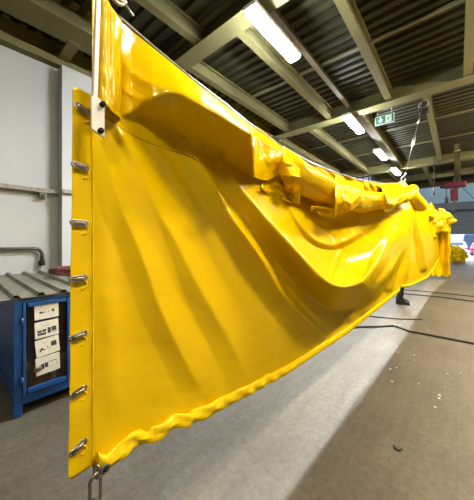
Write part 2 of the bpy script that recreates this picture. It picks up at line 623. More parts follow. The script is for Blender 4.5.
TOP = [(92, -14), (97, -8), (108, 8), (120, 19), (150, 45), (190, 78), (220, 101), (255, 129), (280, 146), (310, 163), (335, 173),
       (360, 180.5), (385, 184), (399, 183), (403, 180), (406, 184), (412, 189), (425, 205), (433, 214), (441, 222)]
BOT = [(92, 468), (100, 467), (130, 448), (160, 434), (200, 416), (240, 398), (290, 370), (345, 334), (398, 292), (400.5, 286),
       (409, 285.5), (418, 281.5), (427, 277), (434, 267), (441, 254)]
PEAK = [(112, 118), (132, 113), (138, 106), (146, 99.5), (158, 96.5), (170, 93), (180, 94), (196, 103), (220, 116), (240, 129), (254, 137), (441, 240)]
LOW = [(112, 121), (132, 116), (142, 114), (151, 121), (163, 128), (176, 135), (186, 143), (196, 150), (220, 158), (240, 169), (254, 178), (280, 190), (441, 250)]


def ridge(C, Y, poly, A, wu, wd, soft=False):
    """poly left->right in the sheet; wu / wd soft widths above and below; A list or number"""
    best = np.full(C.shape, 1e9)
    sgn = np.zeros(C.shape)
    amp = np.zeros(C.shape)
    n = len(poly)
    Al = A if isinstance(A, (list, tuple)) else [0.25 * A] + [A] * (n - 2) + [0.25 * A]
    # resample smoothly (Catmull-Rom)
    pts, am = [], []
    for i in range(n - 1):
        p0, p1, p2, p3 = poly[max(i - 1, 0)], poly[i], poly[i + 1], poly[min(i + 2, n - 1)]
        for k in range(5):
            s = k / 5
            q = []
            for a in (0, 1):
                q.append(0.5 * (2 * p1[a] + (p2[a] - p0[a]) * s + (2 * p0[a] - 5 * p1[a] + 4 * p2[a] - p3[a]) * s * s + (3 * p1[a] - p0[a] - 3 * p2[a] + p3[a]) * s ** 3))
            pts.append(q)
            am.append(Al[i] + (Al[i + 1] - Al[i]) * s)
    pts.append(poly[-1])
    am.append(Al[-1])
    for i in range(len(pts) - 1):
        ax, ay = pts[i]
        bx, by = pts[i + 1]
        dx, dy = bx - ax, by - ay
        L2 = dx * dx + dy * dy + 1e-9
        t = np.clip(((C - ax) * dx + (Y - ay) * dy) / L2, 0, 1)
        ex, ey = C - ax - t * dx, Y - ay - t * dy
        dd = np.hypot(ex, ey)
        s = dx * ey - dy * ex
        m = dd < best
        best = np.where(m, dd, best)
        sgn = np.where(m, s, sgn)
        amp = np.where(m, am[i] + (am[i + 1] - am[i]) * t, amp)
    w = np.where(sgn > 0, wd, wu)
    if soft:
        return amp * np.exp(-(best / w) ** 2)
    x = np.clip((np.sqrt(best ** 2 + 2.2) - 1.48) / w, 0, 1)
    return amp * (1 - x) ** 1.25


def sst(a, b, x):
    t = np.clip((x - a) / (b - a), 0, 1)
    return t * t * (3 - 2 * t)


def relief(C, Y):
    """height of the folds (in sheet pixels at the local distance)"""
    H = np.zeros(C.shape)
    yt = smooth_itp(TOP, C, 4)
    lo = smooth_itp(LOW, C, 4)
    pk = smooth_itp(PEAK, C, 4)
    # folded-over top: a belly that swells out over a lip and tucks back under
    A = np.interp(C, [118, 132, 142, 152, 170, 200, 254, 258, 300, 441], [0, 6, 16, 27, 36, 44, 48, 14, 0, 0])
    up = np.sin(np.clip((Y - yt) / np.maximum(pk - yt, 1), 0, 1) * PI / 2) ** 1.1
    x = np.clip((Y - pk) / np.maximum(lo - pk, 1), 0, 1)
    H += A * np.where(Y < pk, up, (1 - x) * (1 + 0.35 * x))
    # long drapes, named from the left
    H += ridge(C, Y, [(101, 148), (113, 180), (123, 211), (136, 241), (148, 272), (158, 303), (173, 336), (188, 366), (200, 388)],
               [2, 5, 7, 7.5, 8, 8, 7, 5, 2], 26, 20)
    H += ridge(C, Y, [(126, 145), (141, 178), (158, 211), (174, 238), (191, 272), (211, 308), (231, 343), (244, 372)],
               [2, 4, 5.5, 6.5, 7, 7, 5, 2], 24, 20)
    H += ridge(C, Y, [(160, 152), (174, 175), (186, 195), (200, 218)], [1, 4, 4, 1], 12, 10)
    H += ridge(C, Y, [(186, 142), (193, 152), (213, 185), (231, 216), (251, 244), (266, 267), (281, 291), (303, 317), (323, 336)],
               [2, 5, 11, 14, 15, 15, 13, 9, 3], 6, 21)
    H += ridge(C, Y, [(240, 217), (255, 240), (271, 263), (296, 297), (320, 322)], [1, 4, 5, 5, 1], 4, 7)
    H += ridge(C, Y, [(219, 158), (226, 165), (238, 185), (253, 203), (269, 222), (286, 240), (300, 255), (315, 272), (329, 283), (340, 287), (350, 286), (361, 281), (371, 268), (379, 251), (390, 228), (399, 206)],
               [3, 9, 15, 18, 21, 24, 28, 30, 31, 30, 28, 23, 17, 11, 6, 2], 34, 23)
    # upper swag with its hanging lip
    H += ridge(C, Y, [(286, 200), (290, 206), (298, 220), (310, 235), (323, 243), (336, 244), (348, 239), (358, 233), (366, 229)],
               [1, 4, 6, 7, 7.5, 7.5, 6, 3, 0], 24, 4.5)
    H += ridge(C, Y, [(108, 112), (122, 135), (136, 160)], [3, 6, 1], 6, 8)
    H += ridge(C, Y, [(148, 136), (158, 152), (164, 166)], [1, 3, 0.5], 4, 6)
    H += ridge(C, Y, [(97, 140), (103, 220), (108, 300), (112, 400)], [2, 3, 4, 2], 12, 14, True)
    # creases of the upper left
    H += ridge(C, Y, [(122, 60), (140, 78), (165, 88)], [1, 3, 1], 5, 7)
    H += ridge(C, Y, [(122, 88), (134, 96), (142, 100)], [1, 2, 1], 4, 4)
    # pleats falling from the hook
    H += ridge(C, Y, [(401, 203), (398, 218), (391, 250), (379, 281), (366, 312)], [1, 4, 6, 7, 5], 7, 7)
    H += ridge(C, Y, [(402, 206), (401, 225), (397, 253), (389, 288)], [1, 3, 4, 3], 4, 5)
    H += ridge(C, Y, [(404, 203), (406, 230), (405, 255), (403, 282)], [1, 3, 4, 3], 4, 4)
    H += ridge(C, Y, [(406, 205), (411, 217), (418, 240), (423, 268)], [1, 3, 4, 3], 4, 4)
    H += ridge(C, Y, [(392, 225), (380, 255), (366, 285), (350, 318)], [1, 4, 5, 3], 5, 6)
    # crease lines across the bright panel
    H += ridge(C, Y, [(345, 241), (336, 262), (330, 278)], [1, 1.6, 1], 2, 2)
    H *= 0.35 + 0.65 * sst(0, 16, itp(BOT, C) - Y)
    return H


_TC = np.arange(60, 446, 0.5)
_TY = np.arange(-30, 500, 0.5)
_TAB = None


def rel(c, y):
    """relief at one place, read from a table"""
    global _TAB
    if _TAB is None:
        a, b = np.meshgrid(_TC, _TY)
        _TAB = relief(a, b)
    u = min(max((c - 60) * 2, 0), len(_TC) - 1.001)
    v = min(max((y + 30) * 2, 0), len(_TY) - 1.001)
    i, j = int(v), int(u)
    fv, fu = v - i, u - j
    T = _TAB
    return float((T[i, j] * (1 - fu) + T[i, j + 1] * fu) * (1 - fv) + (T[i + 1, j] * (1 - fu) + T[i + 1, j + 1] * fu) * fv)


def fbm(p, o=3):
    return mnoise.fractal(Vector(p), 1.0, 2.1, o, noise_basis='PERLIN_ORIGINAL')


def sheet(C, Y, extra=None, wrinkle=1.0):
    """grid of sheet pixels -> world positions with folds"""
    H = relief(C, Y)
    if extra is not None:
        H = H + extra
    P = np.zeros(C.shape + (3,))
    nr, nc = C.shape
    for j in range(nc):
        for i in range(nr):
            c = C[i, j]
            d = base_d(c)
            X, Yw, Z = tarp_pt(c, Y[i, j])
            # fine wrinkles in the crumpled parts
            k = wrinkle * 0.004 * fbm((X * 3, Yw * 3.0, Z * 5.0 + Yw * 2))
            P[i, j] = surf(c, Y[i, j], H[i, j] * d / F + k)
    return P


tarp = thing('tarpaulin', 'huge glossy yellow tarpaulin hanging in folds across the hall', 'tarpaulin', (-1.1, 0.35, 0.55))

cols = np.concatenate([np.arange(92, 300, 1.1), np.arange(300, 399.5, 0.75), np.arange(399.6, 441.1, 0.5)])
rows = np.linspace(0, 1, 210)
C = np.tile(cols, (len(rows), 1))
YT, YB = smooth_itp(TOP, cols, 2), itp(BOT, cols)
Yg = YT[None, :] + rows[:, None] * (YB - YT)[None, :]
# crumpled upper edge between the flap and the hook
cr = np.zeros(C.shape)
for j, c in enumerate(cols):
    if 262 < c < 402:
        w_ = sst(262, 290, c) * (1 - sst(392, 402, c))
        for i in range(0, len(rows)):
            f = (Yg[i, j] - YT[j])
            if f < 34:
                X, Yw, Z = tarp_pt(c, Yg[i, j])
                n_ = fbm((Yw * 3.2, Z * 9 + Yw * 2.0, 3.1), 3)
                cr[i, j] = w_ * 5.0 * n_ * math.exp(-(f / 20.0) ** 2) * min(1, f / 3.0)
P = sheet(C, Yg, cr)
MB().grid(P).build('main_sheet', 'tarp', tarp, fixn=False)

# left edge strip with its clasps
cols = np.linspace(68, 92.6, 26)
rows = np.linspace(0, 1, 130)
C = np.tile(cols, (len(rows), 1))
yt = itp([(68, 87), (75, 88), (92.6, 97)], cols)
# the free edge leans a little: cut the sheet with a slanting border
Yg = yt[None, :] + rows[:, None] * (itp([(68, 479), (72, 478), (92.6, 465)], cols) - yt)[None, :]
shear = (Yg - 478) / (88 - 478) * 4.5
C = C + shear * ((92.6 - C) / 24.6)
ex = 1.2 * np.sin(Yg / 27.0) * ((92.6 - C) / 24.6) + 0.6 * np.sin(Yg / 9.0 + C / 6)
H0 = ex * 0.8
P = np.zeros(C.shape + (3,))
for i in range(C.shape[0]):
    for j in range(C.shape[1]):
        P[i, j] = tarp_pt(C[i, j], Yg[i, j], H0[i, j] * 0.004 + 0.004)
MB().grid(P).build('edge_strip', 'tarp', tarp, fixn=False)
# welded seam between strip and sheet
MB().tube([tarp_pt(92.2, y, 0.008) for y in np.linspace(100, 464, 40)], 0.0035, 6).build('edge_seam', 'tarp', tarp)


def stadium(c0, ang, L, W, n=9, tilt=0.0):
    """closed link outline in the plane of the sheet (Y/Z), centred at c0"""
    pts = []
    for k in range(n):
        a = -PI / 2 + PI * k / (n - 1)
        pts.append((L / 2 - W / 2 + W / 2 * math.cos(a), W / 2 * math.sin(a)))
    for k in range(n):
        a = PI / 2 + PI * k / (n - 1)
        pts.append((-L / 2 + W / 2 + W / 2 * math.cos(a), W / 2 * math.sin(a)))
    ca, sa = math.cos(ang), math.sin(ang)
    return [(c0[0] + tilt * u, c0[1] + u * ca - v * sa, c0[2] + u * sa + v * ca) for u, v in pts]


clasps = [(80, 110, -0.45), (78.5, 167, -0.18), (77.5, 223, -0.05), (76.5, 278, 0.03), (76, 334.5, 0.20), (76.5, 390, 0.33), (76, 445, 0.52)]
for (c, y, an) in clasps:
    p = tarp_pt(c, y, 0.018)
    k = MB()
    k.tube(stadium(p, an, 0.054, 0.016), 0.0032, 7, closed=True)
    k.tube([(p[0], p[1] - 0.02 * math.cos(an), p[2] - 0.02 * math.sin(an)), (p[0] + 0.006, p[1] + 0.018 * math.cos(an), p[2] + 0.018 * math.sin(an))], 0.0055, 7)
    ko = k.build('clasp', 'steel', tarp)
    # eyelet the clasp bites through and the little cord loop beneath it
    e = MB()
    e.tube([(p[0] - 0.012, p[1] + 0.022 + 0.010 * math.cos(a), p[2] + 0.010 * math.sin(a)) for a in np.linspace(0, 2 * PI, 14)[:-1]], 0.003, 6, closed=True)
    e.build('eyelet', 'dark_steel', ko)
    l_ = MB()
    q = [(p[0] - 0.010, p[1] + 0.012 + 0.018 * math.sin(a) , p[2] - 0.01 - 0.03 * (1 - math.cos(a)) / 2 * 1.0) for a in np.linspace(0.2, PI, 10)]
    l_.tube(q, 0.0035, 6)
    l_.build('cord_loop', 'tarp', ko)

# loose corner flap beside the support bar
cols = np.linspace(97.5, 121, 26)
rows = np.linspace(0, 1, 70)
C = np.tile(cols, (len(rows), 1))
yt = itp([(97.5, -14), (104, -6), (112, 8), (121, 20)], cols)
yb = itp([(97.5, 98), (103, 104), (108, 107), (112, 112), (121, 119)], cols)
Yg = yt[None, :] + rows[:, None] * (yb - yt)[None, :]
P = np.zeros(C.shape + (3,))
for i in range(C.shape[0]):
    for j in range(C.shape[1]):
        c, y = C[i, j], Yg[i, j]
        u = (c - 97.5) / 23.5
        h = 0.045 + 0.035 * math.sin(PI * min(1, u * 1.15)) ** 0.7 - 0.010 * math.exp(-((c - 109) / 2.4) ** 2)
        h += 0.006 * fbm((c / 14, y / 22, 1.0))
        h *= 1 - 0.85 * sst(0.93, 1.0, u)
        P[i, j] = surf(c, y, h)
MB().grid(P).build('corner_flap', 'tarp', tarp, fixn=False)

# stitched seam under the folded top
sm = [(100, 112), (108, 118), (120, 127), (135, 136), (150, 143), (170, 150), (190, 156), (205, 165)]
pts = []
for c in np.linspace(100, 205, 60):
    y = smooth_itp(sm, np.array([c]), 3)[0] + 0.5
    h = rel(c, y) * base_d(c) / F
    pts.append(surf(c, y, h + 0.001))
MB().tube(pts, 0.0022, 5).build('stitched_seam', 'seam_thread', tarp)

# the top rolled into a tube between the belly and the hook
RC = [(283, 164), (290, 169), (300, 177), (320, 188), (338, 197.5), (360, 201.5), (383, 201), (396, 196), (404, 191), (409, 191), (416, 198), (423, 207)]
RR = [(283, 9), (292, 12.5), (320, 12.5), (340, 11), (360, 9), (383, 7.5), (404, 6), (423, 6)]


def roll(c0, c1, n, seed):
    cs = np.linspace(c0, c1, n)
    ctr, rad = [], []
    for c in cs:
        y = smooth_itp(RC, np.array([c]), 3)[0]
        r = itp(RR, c) * base_d(c) / F
        rad.append(r)
        h = rel(c, y) * base_d(c) / F
        ctr.append(Vector(surf(c, y, min(h, 0.1) + r * 0.95)))
    P = np.zeros((n, 33, 3))
    for i in range(n):
        t = (ctr[min(i + 1, n - 1)] - ctr[max(i - 1, 0)]).normalized()
        sdir = t.cross(Vector((0, 0, 1))).normalized()
        u_ = sdir.cross(t).normalized()
        for k in range(33):
            a = 2 * PI * (k % 32) / 32
            s_ = ctr[i]
            r = rad[i] * (1 + 0.10 * fbm((s_.y * 2.5 + seed, math.cos(a) * 1.2, math.sin(a) * 1.2), 3) + 0.04 * math.sin(3 * a + s_.y * 4))
            P[i, k] = s_ + (sdir * math.cos(a) + u_ * math.sin(a)) * r
    mb = MB().grid(P)
    for i in (0, n - 1):
        o_ = len(mb.v)
        mb.v.append(tuple(ctr[i]))
        for k in range(32):
            mb.f.append((i * 33 + k, i * 33 + k + 1, o_)); mb.sm.append(True)
    return mb


roll(283, 403.5, 170, 0.0).build('rolled_top', 'tarp', tarp)
def pd(c, y, d):
    fx, fy = ray(c)
    return Vector((d * fx, d * fy, EYE - (y - HZ) * d / F))


er = []
e0, e1 = pd(406.0, 190.5, 5.1), pd(421.5, 206.5, 6.0)
for k in range(30):
    q = e0.lerp(e1, k / 29)
    er.append(q)
tk = MB().tube(er, [0.09 + 0.045 * min(1, k / 8) + 0.008 * math.sin(k * 0.8) for k in range(30)], 24)
tk.build('rolled_top', 'tarp', tarp)


def over_roll(c, y):
    """how far (m) a cloth lying over the roll stands out at this place"""
    yc = itp(RC, c)
    d = base_d(c)
    r = itp(RR, c)
    base = min(rel(c, y) * d / F, 0.25)
    q = (y - yc) / (r * 1.12)
    if c < 283:
        return base
    top = 0.95 * r + 1.1 * r * math.sqrt(max(0.0, 1 - q * q)) if abs(q) < 1 else 0.95 * r * max(0, 1 - (abs(q) - 1) * 1.2)
    if y > yc:
        top = max(top, 1.75 * r * (1 - 0.5 * max(0, q - 0.6)))
    return max(base, top * d / F)


def collar(name, c0, c1, tops, bots, extra, seed, nc=70, nr=50, shear=0.0):
    cols = np.linspace(c0, c1, nc)
    P = np.zeros((nr, nc, 3))
    for j, c in enumerate(cols):
        t_, b_ = itp(tops, c), itp(bots, c)
        u = (c - c0) / (c1 - c0)
        for i in range(nr):
            f = i / (nr - 1)
            y = t_ + f * (b_ - t_)
            cc = c + shear * (f - 0.5) * (1 - u)
            h = over_roll(cc, y)
            d = base_d(cc)
            w_ = fbm((u * 3.5 + seed, f * 2.2 + u * 1.5, seed), 3)
            e = extra * (0.35 + 0.65 * f) * (1 - 0.55 * u) + 3.6 * w_ * (0.25 + f) + 1.6 * math.sin(f * 5 + u * 8 + seed) * f
            e += extra * 0.9 * math.exp(-(u / 0.10) ** 2) * min(1, f * 5)
            edge = min(1.0, f * 6) * min(1.0, (1 - u) * 5 + 0.15)
            P[i, j] = surf(cc, y, h + e * edge * d / F)
    o = MB().grid(P).build(name, 'tarp', tarp, fixn=False)
    MB().tube([P[i, 0] for i in range(nr)], 0.006, 6).build('flap_edge', 'tarp_hem', o)
    MB().tube([P[-1, j] for j in range(nc)], 0.005, 6).build('flap_hem', 'tarp_hem', o)


collar('draped_flap', 252.5, 300, [(252.5, 126), (255, 126), (262, 130), (280, 144), (300, 157)],
       [(252.5, 176), (258, 178.5), (266, 180), (273, 176), (284, 174), (300, 177)], 7, 1.3, 80, 60, shear=2.5)
collar('draped_flap', 336, 364, [(336, 176), (345, 180), (364, 183)], [(336, 214), (341, 213), (350, 210), (358, 204), (364, 200)], 4, 5.7, 50, 44)
collar('draped_flap', 380, 397, [(380, 184), (390, 183), (397, 184)], [(380, 212), (385, 210), (391, 206), (397, 201)], 3, 8.2, 40, 40)
collar('crumpled_fold', 262, 300, [(262, 182), (272, 180), (300, 186)], [(262, 188), (270, 195), (280, 198), (290, 202), (300, 204)], 2.5, 3.1, 50, 30)
collar('crumpled_fold', 312, 336, [(312, 206), (325, 207), (336, 210)], [(312, 210), (320, 214), (328, 217), (336, 216)], 2.5, 6.4, 40, 20)

# ruffled bottom hem
S = [(c, itp(BOT, c)) for c in np.concatenate([np.linspace(96.5, 300, 420), np.linspace(300, 399, 300)[1:]])]
N = len(S)
P = np.zeros((N, 13, 3))
for i, (c, y) in enumerate(S):
    d = base_d(c)
    hb = rel(c, y - 4) * d / F
    x, yy, zz = surf(c, y, hb)
    hb = 0.0
    s = yy
    ru = 0.010 * math.sin(s * 34 + 2 * math.sin(s * 9)) + 0.012 * fbm((s * 7, 0.3, 0.1), 3)
    rz = 0.010 * fbm((s * 9, 5.3, 0.7), 3) + 0.006 * math.sin(s * 27 + 1)
    damp = 1.0 if yy < 0.8 else max(0.14, 1.0 - (yy - 0.8) * 0.75)
    if yy < 0.6:
        damp = 1.35
    hh = 0.034 if c > 104 else 0.034 + 0.012 * (104 - c) / 8
    for k in range(13):
        a = 2 * PI * k / 12
        px_ = (0.009 + 0.006 * min(1, damp)) * math.cos(a) * (1 + 0.5 * math.sin(s * 48 + a * 2) * damp)
        pz_ = hh * math.sin(a)
        P[i, k] = (x + hb + 0.012 + px_ + ru * damp, yy, zz + hh * 0.8 + pz_ + rz * damp)
hm = MB().grid(P).build('bottom_hem', 'tarp_hem', tarp)
x, yy, zz = tarp_pt(100, 462, 0.045)
MB().tube([(x, yy + 0.013 * math.cos(a), zz + 0.013 * math.sin(a)) for a in np.linspace(0, 2 * PI, 15)[:-1]], 0.005, 6, closed=True).build('corner_eyelet', 'dark_steel', hm)
MB().tube([(x - 0.004, yy, zz), (x + 0.003, yy, zz)], 0.012, 10).build('eyelet_hole', 'black', hm)
# thin hem on the far part of the lower edge
pts = []
for c in np.linspace(400.5, 441, 60):
    y = itp(BOT, c)
    d = base_d(c)
    h = rel(c, y - 1) * d / F
    pts.append(surf(c, y, h))
MB().tube(pts, 0.032, 8).build('far_hem', 'tarp_hem', tarp)

# gathered cloth near the end of the sheet: a bow of stiff flaps
def patch(name, quad, seed, amp=0.10, n=34):
    """quad: four (px, py, depth) corners, top-left, top-right, bottom-right, bottom-left"""
    a, b, c_, d_ = [pd(*q) for q in quad]
    nrm = (b - a).cross(d_ - a).normalized()
    P = np.zeros((n, n, 3))
    for i in range(n):
        for j in range(n):
            u, v = j / (n - 1), i / (n - 1)
            p = a.lerp(b, u).lerp(d_.lerp(c_, u), v)
            k = amp * (1.1 * fbm((u * 1.9 + seed, v * 1.9, seed * 0.7), 2) + 0.55 * math.sin(u * 7 + v * 4 + seed) * math.sin(PI * v))
            P[i, j] = p + nrm * k
    o = MB().grid(P).build(name, 'tarp', tarp, fixn=False)
    return o


patch('gathered_fold', [(425, 207, 9.3), (432, 202, 9.5), (442, 216, 9.9), (435, 222, 9.3)], 0.4, 0.10)
patch('gathered_fold', [(420, 211, 8.2), (436, 206, 9.2), (439, 221, 9.2), (423, 227, 8.2)], 2.2, 0.26)
patch('gathered_fold', [(427, 219, 8.8), (441, 215, 9.6), (440, 240, 9.6), (428, 236, 8.8)], 4.9, 0.26)
patch('gathered_fold', [(436, 215, 9.7), (451.5, 213, 10.2), (451.5, 229, 10.2), (437, 234, 9.7)], 7.3, 0.24)
patch('gathered_fold', [(441, 207, 10.3), (449, 212, 10.3), (449, 222, 10.1), (440, 222, 10.1)], 9.6, 0.16)
# end of the tarpaulin turned square to the hall
ca = np.linspace(427, 451, 50)
rows = np.linspace(0, 1, 60)
P = np.zeros((60, 50, 3))
for j, c in enumerate(ca):
    d = 10.55
    fx, fy = ray(c)
    top = itp([(427, 226), (436, 222), (444, 218), (449, 213), (451, 214)], c)
    bot = itp([(427, 275.5), (451, 277.3)], c)
    for i, f in enumerate(rows):
        y = top + f * (bot - top)
        n_ = 0.10 * math.sin(c * 0.9 + f * 1.5) + 0.07 * math.sin(c * 1.9 + 1) * (1 - f) + 0.10 * fbm((c / 5, f * 3, 2.0), 3)
        P[i, j] = ((d) * fx + 0.35 * n_, d * fy - n_, EYE - (y - HZ) * d / F)
MB().grid(P).build('end_panel', 'tarp', tarp, fixn=False)
MB().tube([P[i, -1] for i in range(0, 60, 2)], 0.03, 6).build('end_hem', 'tarp_hem', tarp)

for o in tarp.children:
    if o.name.split('.')[0] in ('main_sheet', 'edge_strip', 'corner_flap', 'draped_flap', 'crumpled_fold', 'end_panel', 'gathered_fold'):
        s = o.modifiers.new('thickness', 'SOLIDIFY')
        s.thickness = 0.003
        s.offset = 0

# ------------------------------------------------------------------ support bar, sling, link
t = thing('support_bar', 'white steel bar with bolted plate holding the tarpaulin corner', 'bar', PX(94.5, 120, -0.945))
a = Vector(PX(93.6, 126, -0.947))
b = Vector(PX(98.2, -12, -0.947))
dirv = (b - a).normalized()
e = b + dirv * ((ZB + 0.3 - b.z) / dirv.z)
yax = Vector((0, 1, 0))
def bar(a, b, wy, wx):
    vs = []
    for p in (a, b):
        for sx, sy in ((-1, -1), (1, -1), (1, 1), (-1, 1)):
            vs.append(p + Vector((sx * wx, sy * wy, 0)))
    return MB().add(vs, [(0, 3, 2, 1), (4, 5, 6, 7), (0, 1, 5, 4), (1, 2, 6, 5), (2, 3, 7, 6), (3, 0, 4, 7)])
bar(a, e, 0.0065, 0.010).build('upright', 'white_paint', t)
pp = [PX(90.8, 97, -0.93), PX(94, 95, -0.93), PX(104, 104, -0.93), PX(104, 138, -0.93), PX(91.5, 129, -0.93)]
MB().prism([(p[1], p[2]) for p in pp], 'X', -0.935, -0.925).build('plate', 'white_paint', t)
for (c, y) in ((102.3, 104.5), (100.5, 131)):
    p = PX(c, y, -0.92)
    MB().tube([(-0.929, p[1], p[2]), (-0.909, p[1], p[2])], 0.0095, 6).build('bolt', 'black', t)

t = thing('wire_sling', 'steel wire rope and shackle at the top corner of the tarpaulin', 'sling', tarp_pt(109, 6, 0.03))
g0 = Vector(tarp_pt(103, -3, 0.05)); g1 = Vector(tarp_pt(110, 9, 0.06)); g2 = Vector(tarp_pt(114, 11, 0.07))
MB().tube([g0, g1, g2, Vector(tarp_pt(127, 23, 0.05))], 0.0045, 6).build('rope', 'dark_steel', t)
MB().tube([(g1.x + 0.006, g1.y + 0.022 * math.cos(q), g1.z + 0.018 * math.sin(q)) for q in np.linspace(0, 2 * PI, 15)[:-1]], 0.006, 7, closed=True).build('shackle', 'steel', t)
MB().tube([g1 + Vector((0.01, -0.028, -0.01)), g1 + Vector((0.01, 0.03, 0.004))], 0.007, 7).build('pin', 'steel', t)
MB().tube([g0, g0 + Vector((0.0, -0.05, 0.6)), Vector((g0.x, g0.y - 0.12, ZB + 0.3))], 0.0045, 6).build('hanging_rope', 'dark_steel', t)
tops = []
for c in np.linspace(118, 402, 90):
    y = smooth_itp(TOP, np.array([c]), 2)[0]
    tops.append(tarp_pt(c, y - 0.4, 0.0))
MB().tube(tops, 0.009, 6).build('edge_rope', 'dark_steel', tarp)

t = thing('chain_link', 'steel snap hook and chain hanging from the bottom corner of the tarpaulin', 'chain', tarp_pt(94, 490, 0.03))
p = Vector(tarp_pt(93.3, 486, 0.02))
def vlink(ctr, L, W, r, turn):
    base = stadium((0, 0, 0), PI / 2, L, W)
    ct, st = math.cos(turn), math.sin(turn)
    return MB().tube([(ctr[0] + y * st, ctr[1] + y * ct, ctr[2] + z) for (_, y, z) in base], r, 8, closed=True)
vlink(p, 0.105, 0.036, 0.0068, 0.0).build('snap_hook', 'steel', t)
vlink(p + Vector((0, 0.004, 0.062)), 0.05, 0.024, 0.0042, 1.2).build('shackle', 'steel', t)
vlink(p + Vector((0, 0, -0.065)), 0.06, 0.026, 0.0048, 1.3).build('link', 'steel', t)
vlink(p + Vector((0, 0, -0.11)), 0.06, 0.026, 0.0048, 0.2).build('link', 'steel', t)
vlink(p + Vector((0, 0, -0.155)), 0.06, 0.026, 0.0048, 1.3).build('link', 'steel', t)

# ------------------------------------------------------------------ hook with turnbuckle over the peak
pk = Vector(tarp_pt(403.3, 181.5, 0.0))
top = Vector((-0.55, 6.85, ZB + 0.02))
t = thing('lifting_hook', 'steel hook on a rod with turnbuckle lifting the tarpaulin peak', 'hook', pk)
u = (top - pk)
hk = []
for q in np.linspace(-0.6, PI * 1.15, 16):
    hk.append(pk + Vector((0.045 * math.cos(q) * RX, 0.045 * math.cos(q) * RY, 0.05 - 0.045 * math.sin(q) )))
hk += [pk + u * 0.06 + Vector((0, 0, 0.02)), pk + u * 0.10]
MB().tube(hk, 0.013, 8).build('hook', 'steel', t)
MB().tube([pk + u * 0.09, pk + u * 0.92], 0.0065, 6).build('rod', 'dark_steel', t)
MB().tube([pk + u * 0.40, pk + u * 0.42, pk + u * 0.52, pk + u * 0.54], [0.01, 0.022, 0.022, 0.01], 8).build('turnbuckle', 'steel', t)
MB().tube([pk + u * 0.70, pk + u * 0.80], 0.017, 8).build('swivel', 'steel', t)
MB().bbox((top.x - 0.09, top.y - 0.08, top.z - 0.26), (top.x + 0.09, top.y + 0.08, top.z - 0.03), 0.02).build('clamp', 'black', t)
rc = Vector(PY(424, 104, 6.4))
MB().tube([rc + Vector((0.07 * math.cos(q), 0, 0.07 * math.sin(q))) for q in np.linspace(0, 2 * PI, 17)[:-1]], 0.013, 7, closed=True).build('clamp_ring', 'dark_steel', t)
MB().tube([top + Vector((0.02, -0.05, -0.12)), (top + rc) / 2 + Vector((0, 0, -0.02)), rc + Vector((-0.06, 0, 0))], 0.02, 7).build('clamp_arm', 'black', t)

# ------------------------------------------------------------------ hoist on the rail
hx, hy = 0.0, 15.0
c0 = PY(454.5, 184, hy)
hx = c0[0]
t = thing('electric_hoist', 'dark red electric chain hoist on the overhead rail above the tarpaulin end', 'hoist', (hx, hy, 3.6))
zt = 4.30
MB().bbox((hx - 0.36, hy - 0.16, zt - 0.36), (hx + 0.40, hy + 0.16, zt - 0.10), 0.05).build('trolley', 'red_paint', t)
for s in (-1, 1):
    MB().box((s * 0.10 - 0.012, hy - 0.12, zt - 0.14), (s * 0.10 + 0.012, hy + 0.12, zt + 0.1)).build('side_plate', 'dark_steel', t)
    for q in (-0.06, 0.06):
        MB().tube([(s * 0.05, hy + q, zt + 0.055), (s * 0.095, hy + q, zt + 0.055)], 0.035, 12).build('wheel', 'steel', t)
MB().tube([(hx - 0.30, hy, zt - 0.23), (hx - 0.50, hy, zt - 0.23)], [0.12, 0.10], 14).build('motor', 'black', t)
MB().bbox((hx - 0.14, hy - 0.13, zt - 0.95), (hx + 0.13, hy + 0.13, zt - 0.40), 0.05).build('hoist_body', 'red_paint', t)
e_ = Vector((hx - 0.04, 13.9, 2.75))
ch = MB()
for k in range(24):
    q = Vector((hx, hy, zt - 0.9)).lerp(e_, k / 23)
    base = stadium((0, 0, 0), PI / 2, 0.10, 0.06)
    tn = (k % 2) * PI / 2 + 0.4
    ch.tube([(q.x + y * math.sin(tn), q.y + y * math.cos(tn), q.z + z) for (_, y, z) in base], 0.018, 6, closed=True)
ch.build('load_chain', 'black', t)
MB().tube([e_ + Vector((0.05 * math.cos(q), 0, -0.08 + 0.06 * math.sin(q))) for q in np.linspace(PI * 0.5, -PI * 0.9, 12)], 0.016, 7).build('hook', 'black', t)
MB().tube([(hx + 0.2, hy, zt - 0.3), (hx + 0.7, hy, 3.3), (hx + 1.2, hy, 2.9), (hx + 2.0, hy + 0.2, 2.6)], 0.016, 6).build('power_cable', 'black', t)
pz = PY(446.5, 198, 15)
pend = MB().bbox((pz[0] - 0.07, 14.94, pz[2] - 0.22), (pz[0] + 0.07, 15.06, pz[2] + 0.02), 0.02).build('control_pendant', 'black', t)
MB().tube([(pz[0], 15, zt - 0.2), (pz[0], 15, pz[2])], 0.014, 6).build('pendant_cable', 'black', pend)
t = thing('hanging_cable', 'short dark cable dangling in front of the blue far wall', 'cable', PY(434, 170, 12.5))
pc = PY(434, 195, 12.45)
MB().tube([(pc[0], 12.45, ZB + 0.3), (pc[0], 12.45, pc[2])], 0.014, 6).build('cord', 'black', t)
MB().tube([(pc[0], 12.45, pc[2] + 0.3), (pc[0], 12.45, pc[2])], 0.035, 8).build('plug', 'rubber', t)

# ventilation duct beyond the platform edge
t = thing('ventilation_duct', 'grey ventilation duct elbow beyond the ceiling platform', 'duct', PY(390, 178, 17))
pts = [PY(372, 176, 17.5), PY(382, 176, 17.5), PY(389, 178, 17.5), PY(393, 183, 17.5), PY(394, 196, 17.5)]
MB().tube(pts, 0.28, 14).build('duct_pipe', 'duct', t)
MB().tube([pts[0], (pts[0][0], pts[0][1], 9.2)], 0.26, 14).build('riser', 'duct', t)

